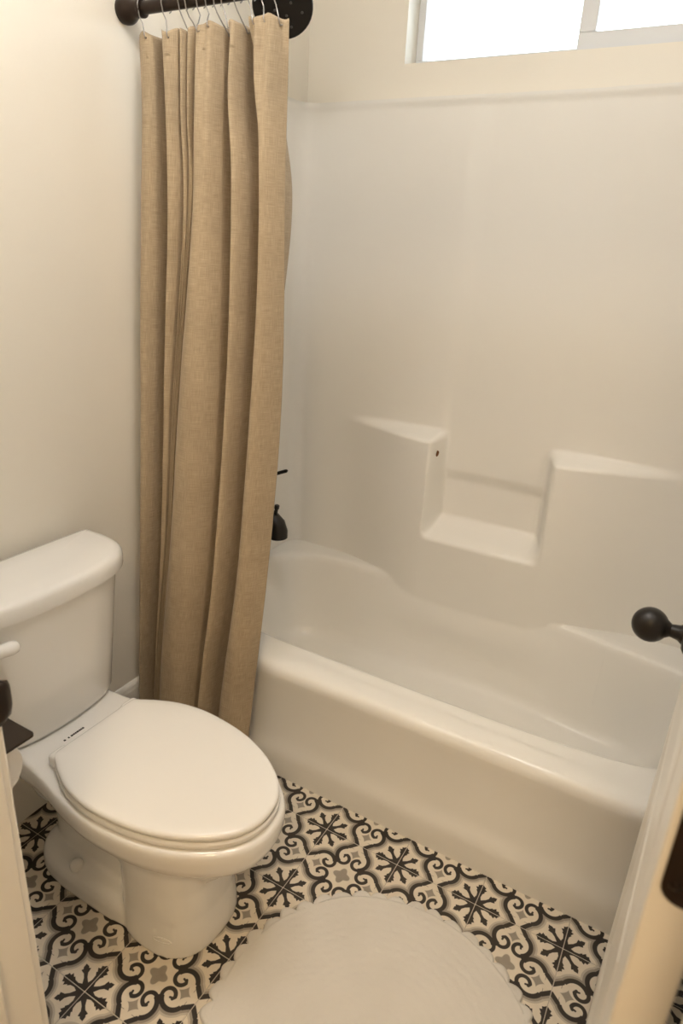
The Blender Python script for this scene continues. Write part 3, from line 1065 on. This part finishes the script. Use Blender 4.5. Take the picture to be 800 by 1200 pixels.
# stitched header band along the top, folded over the front
hv, hu = [], []
nh = 3
hr = [grid[0], grid[1], grid[2], grid[3], grid[4]]
for r in range(len(hr)):
    for i, p in enumerate(hr[r]):
        j0, j1 = max(i - 1, 0), min(i + 1, ncol - 1)
        t_ = Vector((hr[r][j1][0] - hr[r][j0][0], hr[r][j1][1] - hr[r][j0][1], 0)).normalized()
        n_ = Vector((t_.y, -t_.x, 0))
        hv.append((p[0] + n_.x * 0.0004, p[1] + n_.y * 0.0004, p[2] + 0.001))
        hu.append((ul[i] + 0.37, p[2] + 0.11))
hf = [(r * ncol + i, r * ncol + i + 1, (r + 1) * ncol + i + 1, (r + 1) * ncol + i) for r in range(len(hr) - 1) for i in range(ncol - 1)]
cloth('header_band', hv, hf, hu, 0.0006)
adopt(cur)

# curtain hooks: wire looped over the rod, tail down to the cloth
HX = [-0.634, -0.566, -0.520, -0.502, -0.472, -0.449, -0.428, -0.409, -0.377, -0.343, -0.312, -0.283]
def top_at(x):
    best = min(grid[0], key=lambda p: abs(p[0] - x))
    return best
for k, hx in enumerate(HX):
    hk = empty('curtain_hook', (hx, RY, RZ - 0.02))
    nth = ['first', 'second', 'third', 'fourth', 'fifth', 'sixth', 'seventh', 'eighth', 'ninth', 'tenth', 'eleventh', 'last'][k]
    tag(hk, 'bent steel wire curtain hook on the rod, %s counting from the wall' % nth, 'hook', 'steel hooks holding the curtain')
    path = []
    for q in range(-60, 211, 15):
        r_ = math.radians(q)
        path.append((hx + 0.002, RY + 0.0165 * math.cos(r_), RZ + 0.001 + 0.0165 * math.sin(r_)))
    tx, ty, tz = top_at(hx + 0.014)
    path += [(hx + 0.003, RY - 0.013, RZ - 0.018), (hx + 0.006, RY - 0.008, RZ - 0.030), (hx + 0.012, (RY + ty) / 2 - 0.008, tz + 0.006), (hx + 0.015, ty - 0.006, tz - 0.006), (hx + 0.016, ty - 0.004, tz - 0.012), (hx + 0.017, ty + 0.002, tz - 0.009)]
    tube('wire', path, 0.0013, M['chrome'], hk, 8)
    lathe('roller_bead', (hx - 0.002, RY, RZ + 0.0175), (1, 0, 0), [(0, 0), (0, 0.0028), (0.002, 0.0036), (0.006, 0.0036), (0.008, 0.0028), (0.008, 0)], M['chrome'], hk, 12)
    adopt(hk)

# ------------------------------------------------------------------ toilet
TY = -0.366
toi = empty('toilet', (-0.30, TY, 0.0)); tag(toi, 'white two-piece toilet with closed lid beside the curtain', 'toilet')
def outline(pts, n=6):
    """pts: (x, halfwidth) from front tip to back; returns closed ring of (x, y)"""
    xs = catmull([p[0] for p in pts], n)
    ws = catmull([p[1] for p in pts], n)
    right = list(zip(xs, ws))
    left = [(x, -w) for x, w in right[::-1] if abs(w) > 1e-5]
    ring = right + left
    out = []
    for p in ring:
        if not out or (abs(p[0] - out[-1][0]) + abs(p[1] - out[-1][1])) > 1e-5:
            out.append(p)
    if abs(out[0][0] - out[-1][0]) + abs(out[0][1] - out[-1][1]) < 1e-5:
        out.pop()
    return out
LIDP = [(0.066, 0.0), (0.064, 0.022), (0.055, 0.050), (0.036, 0.078), (0.004, 0.106), (-0.040, 0.132), (-0.095, 0.153), (-0.160, 0.166), (-0.235, 0.170), (-0.300, 0.160), (-0.350, 0.140), (-0.385, 0.120), (-0.398, 0.112), (-0.402, 0.100), (-0.402, 0.05), (-0.402, 0.0)]
RIMP = [(0.079, 0.0), (0.076, 0.026), (0.066, 0.057), (0.043, 0.088), (0.006, 0.118), (-0.047, 0.146), (-0.110, 0.166), (-0.180, 0.176), (-0.250, 0.177), (-0.320, 0.168), (-0.390, 0.152), (-0.460, 0.140), (-0.540, 0.136), (-0.595, 0.132), (-0.615, 0.115), (-0.622, 0.07), (-0.624, 0.0)]
def egg(xf, xb, hw, n=2.4, N=48):
    c0 = (xf + xb) / 2
    a = (xf - xb) / 2
    out = []
    for k in range(N):
        t = 2 * math.pi * k / N
        c_, s_ = math.cos(t), math.sin(t)
        out.append((c0 + a * math.copysign(abs(c_) ** (2 / n), c_), hw * math.copysign(abs(s_) ** (2 / n), s_)))
    return out
def scaled(ring, sx_, sy_, x0, dx=0.0):
    return [((x - x0) * sx_ + x0 + dx, y * sy_) for x, y in ring]
def lift(ring, z):
    return [(x, TY + y, z) for x, y in ring]
rim = outline(RIMP)
bm = bmesh.new()
# bowl
secs = [(0.372, 0.985, 0.97, 0), (0.368, 1.0, 1.0, 0), (0.350, 1.004, 1.008, 0), (0.325, 0.995, 0.99, 0), (0.305, 0.972, 0.945, 0), (0.285, 0.93, 0.865, 0), (0.262, 0.87, 0.75, -0.005), (0.235, 0.80, 0.63, -0.01), (0.19, 0.74, 0.56, -0.015)]
add_loft(bm, [lift(scaled(rim, sx_, sy_, -0.30, dx), z) for z, sx_, sy_, dx in secs][::-1])
# front pedestal column
add_loft(bm, [lift(egg(-0.050, -0.285, 0.118, 2.5), -0.002), lift(egg(-0.052, -0.285, 0.116, 2.5), 0.03), lift(egg(-0.058, -0.285, 0.113, 2.5), 0.09), lift(egg(-0.056, -0.285, 0.113, 2.5), 0.17), lift(egg(-0.046, -0.29, 0.115, 2.5), 0.23), lift(egg(-0.02, -0.30, 0.125, 2.4), 0.29)])
# foot flange at the back
add_loft(bm, [lift(egg(-0.16, -0.560, 0.112, 3.2), -0.002), lift(egg(-0.16, -0.558, 0.110, 3.2), 0.035), lift(egg(-0.16, -0.552, 0.103, 3.2), 0.052), lift(egg(-0.16, -0.54, 0.088, 3.2), 0.062)])
# trapway body
add_loft(bm, [lift(egg(-0.20, -0.545, 0.062, 3), 0.0), lift(egg(-0.20, -0.54, 0.060, 3), 0.12), lift(egg(-0.20, -0.55, 0.066, 3), 0.22), lift(egg(-0.20, -0.57, 0.09, 3), 0.30)])
bowl = link('bowl', from_bm(bm), M['china'], toi)
md = bowl.modifiers.new('fuse', 'REMESH'); md.mode = 'VOXEL'; md.voxel_size = 0.005; md.use_smooth_shade = True
md = bowl.modifiers.new('glaze', 'SMOOTH'); md.factor = 0.5; md.iterations = 9
# seat and lid
lid = outline(LIDP)
bm = bmesh.new()
add_loft(bm, [lift(scaled(lid, a_, b_, -0.17), z) for z, a_, b_ in ((0.3735, 0.985, 0.975), (0.3745, 1.0, 0.998), (0.380, 1.012, 1.012), (0.386, 1.010, 1.008), (0.3895, 0.996, 0.99))])
sharp(link('seat', from_bm(bm), M['seat'], toi, True), 35)
bm = bmesh.new()
add_loft(bm, [lift(scaled(lid, a_, b_, -0.17), z) for z, a_, b_ in ((0.3925, 0.98, 0.97), (0.3930, 0.996, 0.992), (0.396, 1.003, 1.004), (0.401, 1.002, 1.002), (0.4045, 0.992, 0.988), (0.4065, 0.972, 0.962), (0.4085, 0.90, 0.88), (0.4100, 0.72, 0.70), (0.4110, 0.40, 0.40), (0.4112, 0.03, 0.03))])
lo_ = link('lid', from_bm(bm), M['seat'], toi, True); sharp(lo_, 45)
for s_ in (-1, 1):
    bm = bmesh.new()
    add_box(bm, (-0.412, TY + s_ * 0.098 - 0.022, 0.371), (-0.374, TY + s_ * 0.098 + 0.022, 0.4035), 0.009, 4)
    link('seat_hinge', from_bm(bm), M['seat'], toi, True)
# tank
TKP = [(-0.462, 0.0), (-0.464, 0.060), (-0.472, 0.115), (-0.486, 0.155), (-0.508, 0.186), (-0.538, 0.206), (-0.580, 0.215), (-0.625, 0.217), (-0.648, 0.216), (-0.655, 0.208), (-0.657, 0.12), (-0.657, 0.0)]
tk = outline(TKP)
bm = bmesh.new()
tsecs = [(0.3760, 0.86, 0.80, -0.0), (0.3785, 0.89, 0.825, 0), (0.387, 0.905, 0.838, 0), (0.50, 0.94, 0.885, 0), (0.60, 0.97, 0.935, 0), (0.698, 1.0, 0.985, 0)]
add_loft(bm, [lift(scaled(tk, a_, b_, -0.655, dx), z) for z, a_, b_, dx in tsecs])
sharp(link('tank', from_bm(bm), M['china'], toi, True), 50)
box('tank_gasket', (-0.63, TY - 0.09, 0.365), (-0.515, TY + 0.09, 0.380), M['ink'], toi, 0.004)
bm = bmesh.new()
lp_ = scaled(tk, 1.075, 1.065, -0.655, -0.004)
add_loft(bm, [lift(scaled(lp_, a_, b_, -0.56), z) for z, a_, b_ in ((0.6965, 0.985, 0.988), (0.697, 0.998, 0.999), (0.702, 1.008, 1.005), (0.716, 1.010, 1.006), (0.726, 1.000, 1.000), (0.7325, 0.976, 0.985), (0.7365, 0.93, 0.962), (0.739, 0.82, 0.90), (0.740, 0.4, 0.5), (0.740, 0.03, 0.03))])
sharp(link('tank_lid', from_bm(bm), M['china'], toi, True), 45)
# flush lever
fl_ = tube('flush_lever', [(-0.480, TY - 0.208, 0.660), (-0.462, TY - 0.192, 0.660), (-0.452, TY - 0.165, 0.660), (-0.448, TY - 0.140, 0.659), (-0.446, TY - 0.129, 0.659), (-0.446, TY - 0.124, 0.659)], [0.010, 0.0115, 0.013, 0.0145, 0.0115, 0.005], M['seat'], toi, 16)
lathe('pivot', (-0.510, TY - 0.190, 0.660), (1, 0, 0), [(0, 0), (0.0, 0.016), (0.022, 0.016), (0.030, 0.013), (0.033, 0)], M['seat'], fl_, 20)
# bolt caps
for s_ in (-1, 1):
    lathe('bolt_cap', (-0.405, TY + s_ * 0.084, 0.058), (0, s_ * 0.25, 1), [(0, 0), (0, 0.016), (0.008, 0.0155), (0.015, 0.012), (0.019, 0.006), (0.020, 0)], M['seat'], toi, 20)
# small printed mark on the deck behind the hinges
bm = bmesh.new()
yy = TY - 0.050
for w_ in (0.004, -0.006, 0.003, -0.003, 0.005, 0.004, 0.003, 0.005, 0.004, 0.003, 0.004):
    if w_ > 0:
        add_box(bm, (-0.450, yy, 0.3716), (-0.4455, yy + w_, 0.3730))
        yy += w_ + 0.0012
    else:
        yy -= w_
mk = link('maker_mark', from_bm(bm), M['ink'], toi)
# faint raised oval on the pedestal
tube('embossed_mark', [(-0.115 + 0.020 * math.cos(q) - 0.004, TY - 0.1068 - 0.004 + 0.0055 * math.cos(q), 0.052 + 0.007 * math.sin(q)) for q in [2 * math.pi * k / 20 for k in range(21)]], 0.0012, M['china'], toi, 6)
adopt(toi)

# ------------------------------------------------------------------ toilet paper holder with shelf, and roll
hz = 0.700
hol = empty('paper_holder', (-0.235, YF, hz)); tag(hol, 'black toilet paper holder shelf peeking past the left door jamb', 'paper holder')
bm = bmesh.new()
sx0, sx1, sy0, sy1, rc_ = -0.335, -0.158, YF, -0.668, 0.007
ring_ = [(sx0, sy0), (sx1, sy0)] + [(sx1 - rc_ + rc_ * math.cos(math.radians(q)), sy1 - rc_ + rc_ * math.sin(math.radians(q))) for q in range(0, 91, 15)] + [(sx0 + rc_ + rc_ * math.cos(math.radians(q)), sy1 - rc_ + rc_ * math.sin(math.radians(q))) for q in range(90, 181, 15)]
add_loft(bm, [[(x, y, z) for x, y in ring_] for z in (hz - 0.004, hz)])
link('shelf', from_bm(bm), M['holder'], hol)
box('back_plate', (-0.275, YF, hz - 0.075), (-0.195, YF + 0.004, hz - 0.004), M['black'], hol, 0.001, 1)
tube('roll_arm', [(-0.325, YF + 0.003, hz - 0.066), (-0.325, YF + 0.050, hz - 0.066), (-0.325, YF + 0.060, hz - 0.066), (-0.317, YF + 0.066, hz - 0.066), (-0.26, YF + 0.066, hz - 0.066), (-0.205, YF + 0.066, hz - 0.066)], 0.006, M['black'], hol, 12)
adopt(hol)
rl = empty('toilet_paper_roll', (-0.26, YF + 0.066, hz - 0.079)); tag(rl, 'white toilet paper roll hanging under the black holder shelf', 'paper roll')
c_ = (-0.312, YF + 0.066, hz - 0.079)
lathe('paper', c_, (1, 0, 0), [(0, 0.0205), (0, 0.052), (0.001, 0.053), (0.100, 0.053), (0.101, 0.052), (0.101, 0.0205), (0.0, 0.0205)], M['paper'], rl, 40)
lathe('core', c_, (1, 0, 0), [(0.0, 0.0205), (0.101, 0.0205), (0.101, 0.0193), (0.0, 0.0193), (0, 0.0205)], M['card'], rl, 24)
adopt(rl)

# ------------------------------------------------------------------ round cotton rug with scalloped edge
rug = empty('bath_rug', (0.337, -0.405, 0.0)); tag(rug, 'round white cotton bath rug with scalloped edge on the tiles', 'rug')
NTH, NR, RR = 360, 66, 0.318
verts, faces = [(0, 0, 0.010)], []
nsc = 46
for r in range(1, NR + 1):
    for k in range(NTH):
        th = 2 * math.pi * k / NTH
        rad = RR * r / NR
        ring = abs(math.sin(math.pi * rad / 0.0205))
        coil = 0.0012 * ring ** 0.6
        wob = 0.0026 * noise.noise(Vector((rad * 14 * math.cos(th), rad * 14 * math.sin(th), 3.0)))
        puck = 0.0004 * math.sin(th * 90 * (0.3 + rad) + rad * 700) * ring
        z = 0.0085 + coil + wob + puck
        wr = rad * (1 + 0.010 * noise.noise(Vector((2 * math.cos(th), 2 * math.sin(th), 1.0))))
        verts.append((wr * math.cos(th), wr * math.sin(th), z))
for k in range(NTH):
    faces.append((0, 1 + k, 1 + (k + 1) % NTH))
for r in range(NR - 1):
    for k in range(NTH):
        a_ = 1 + r * NTH + k
        b_ = 1 + r * NTH + (k + 1) % NTH
        faces.append((a_, a_ + NTH, b_ + NTH, b_))
last = 1 + (NR - 1) * NTH
base = len(verts)
for k in range(NTH):
    x, y, z = verts[last + k]
    verts.append((x * 1.004, y * 1.004, 0.0006))
for k in range(NTH):
    faces.append((last + k, base + k, base + (k + 1) % NTH, last + (k + 1) % NTH))
link('woven_body', mesh(verts, faces), M['rug'], rug, True)
verts, faces = [], []
NE = 10
NTE = 720
for e in range(NE + 1):
    f = e / NE
    for k in range(NTE):
        th = 2 * math.pi * k / NTE
        sc = abs(math.sin(th * nsc / 2 + 0.8 * noise.noise(Vector((3 * math.cos(th), 3 * math.sin(th), 0)))))
        w_ = 0.008 + 0.019 * sc ** 0.55 + 0.007 * noise.noise(Vector((12 * math.cos(th), 12 * math.sin(th), 5.0)))
        rad = (RR - 0.006) * (1 + 0.010 * noise.noise(Vector((2 * math.cos(th), 2 * math.sin(th), 1.0)))) + f * w_
        z = 0.0006 + 0.0085 * math.sqrt(max(0.0, 1 - f ** 2.5)) + 0.0016 * noise.noise(Vector((60 * math.cos(th), 60 * math.sin(th), f * 4))) * (1 - f)
        verts.append((rad * math.cos(th), rad * math.sin(th), z))
for e in range(NE):
    for k in range(NTE):
        a_ = e * NTE + k
        b_ = e * NTE + (k + 1) % NTE
        faces.append((a_, a_ + NTE, b_ + NTE, b_))
link('scalloped_edge', mesh(verts, faces), M['rug'], rug, True)
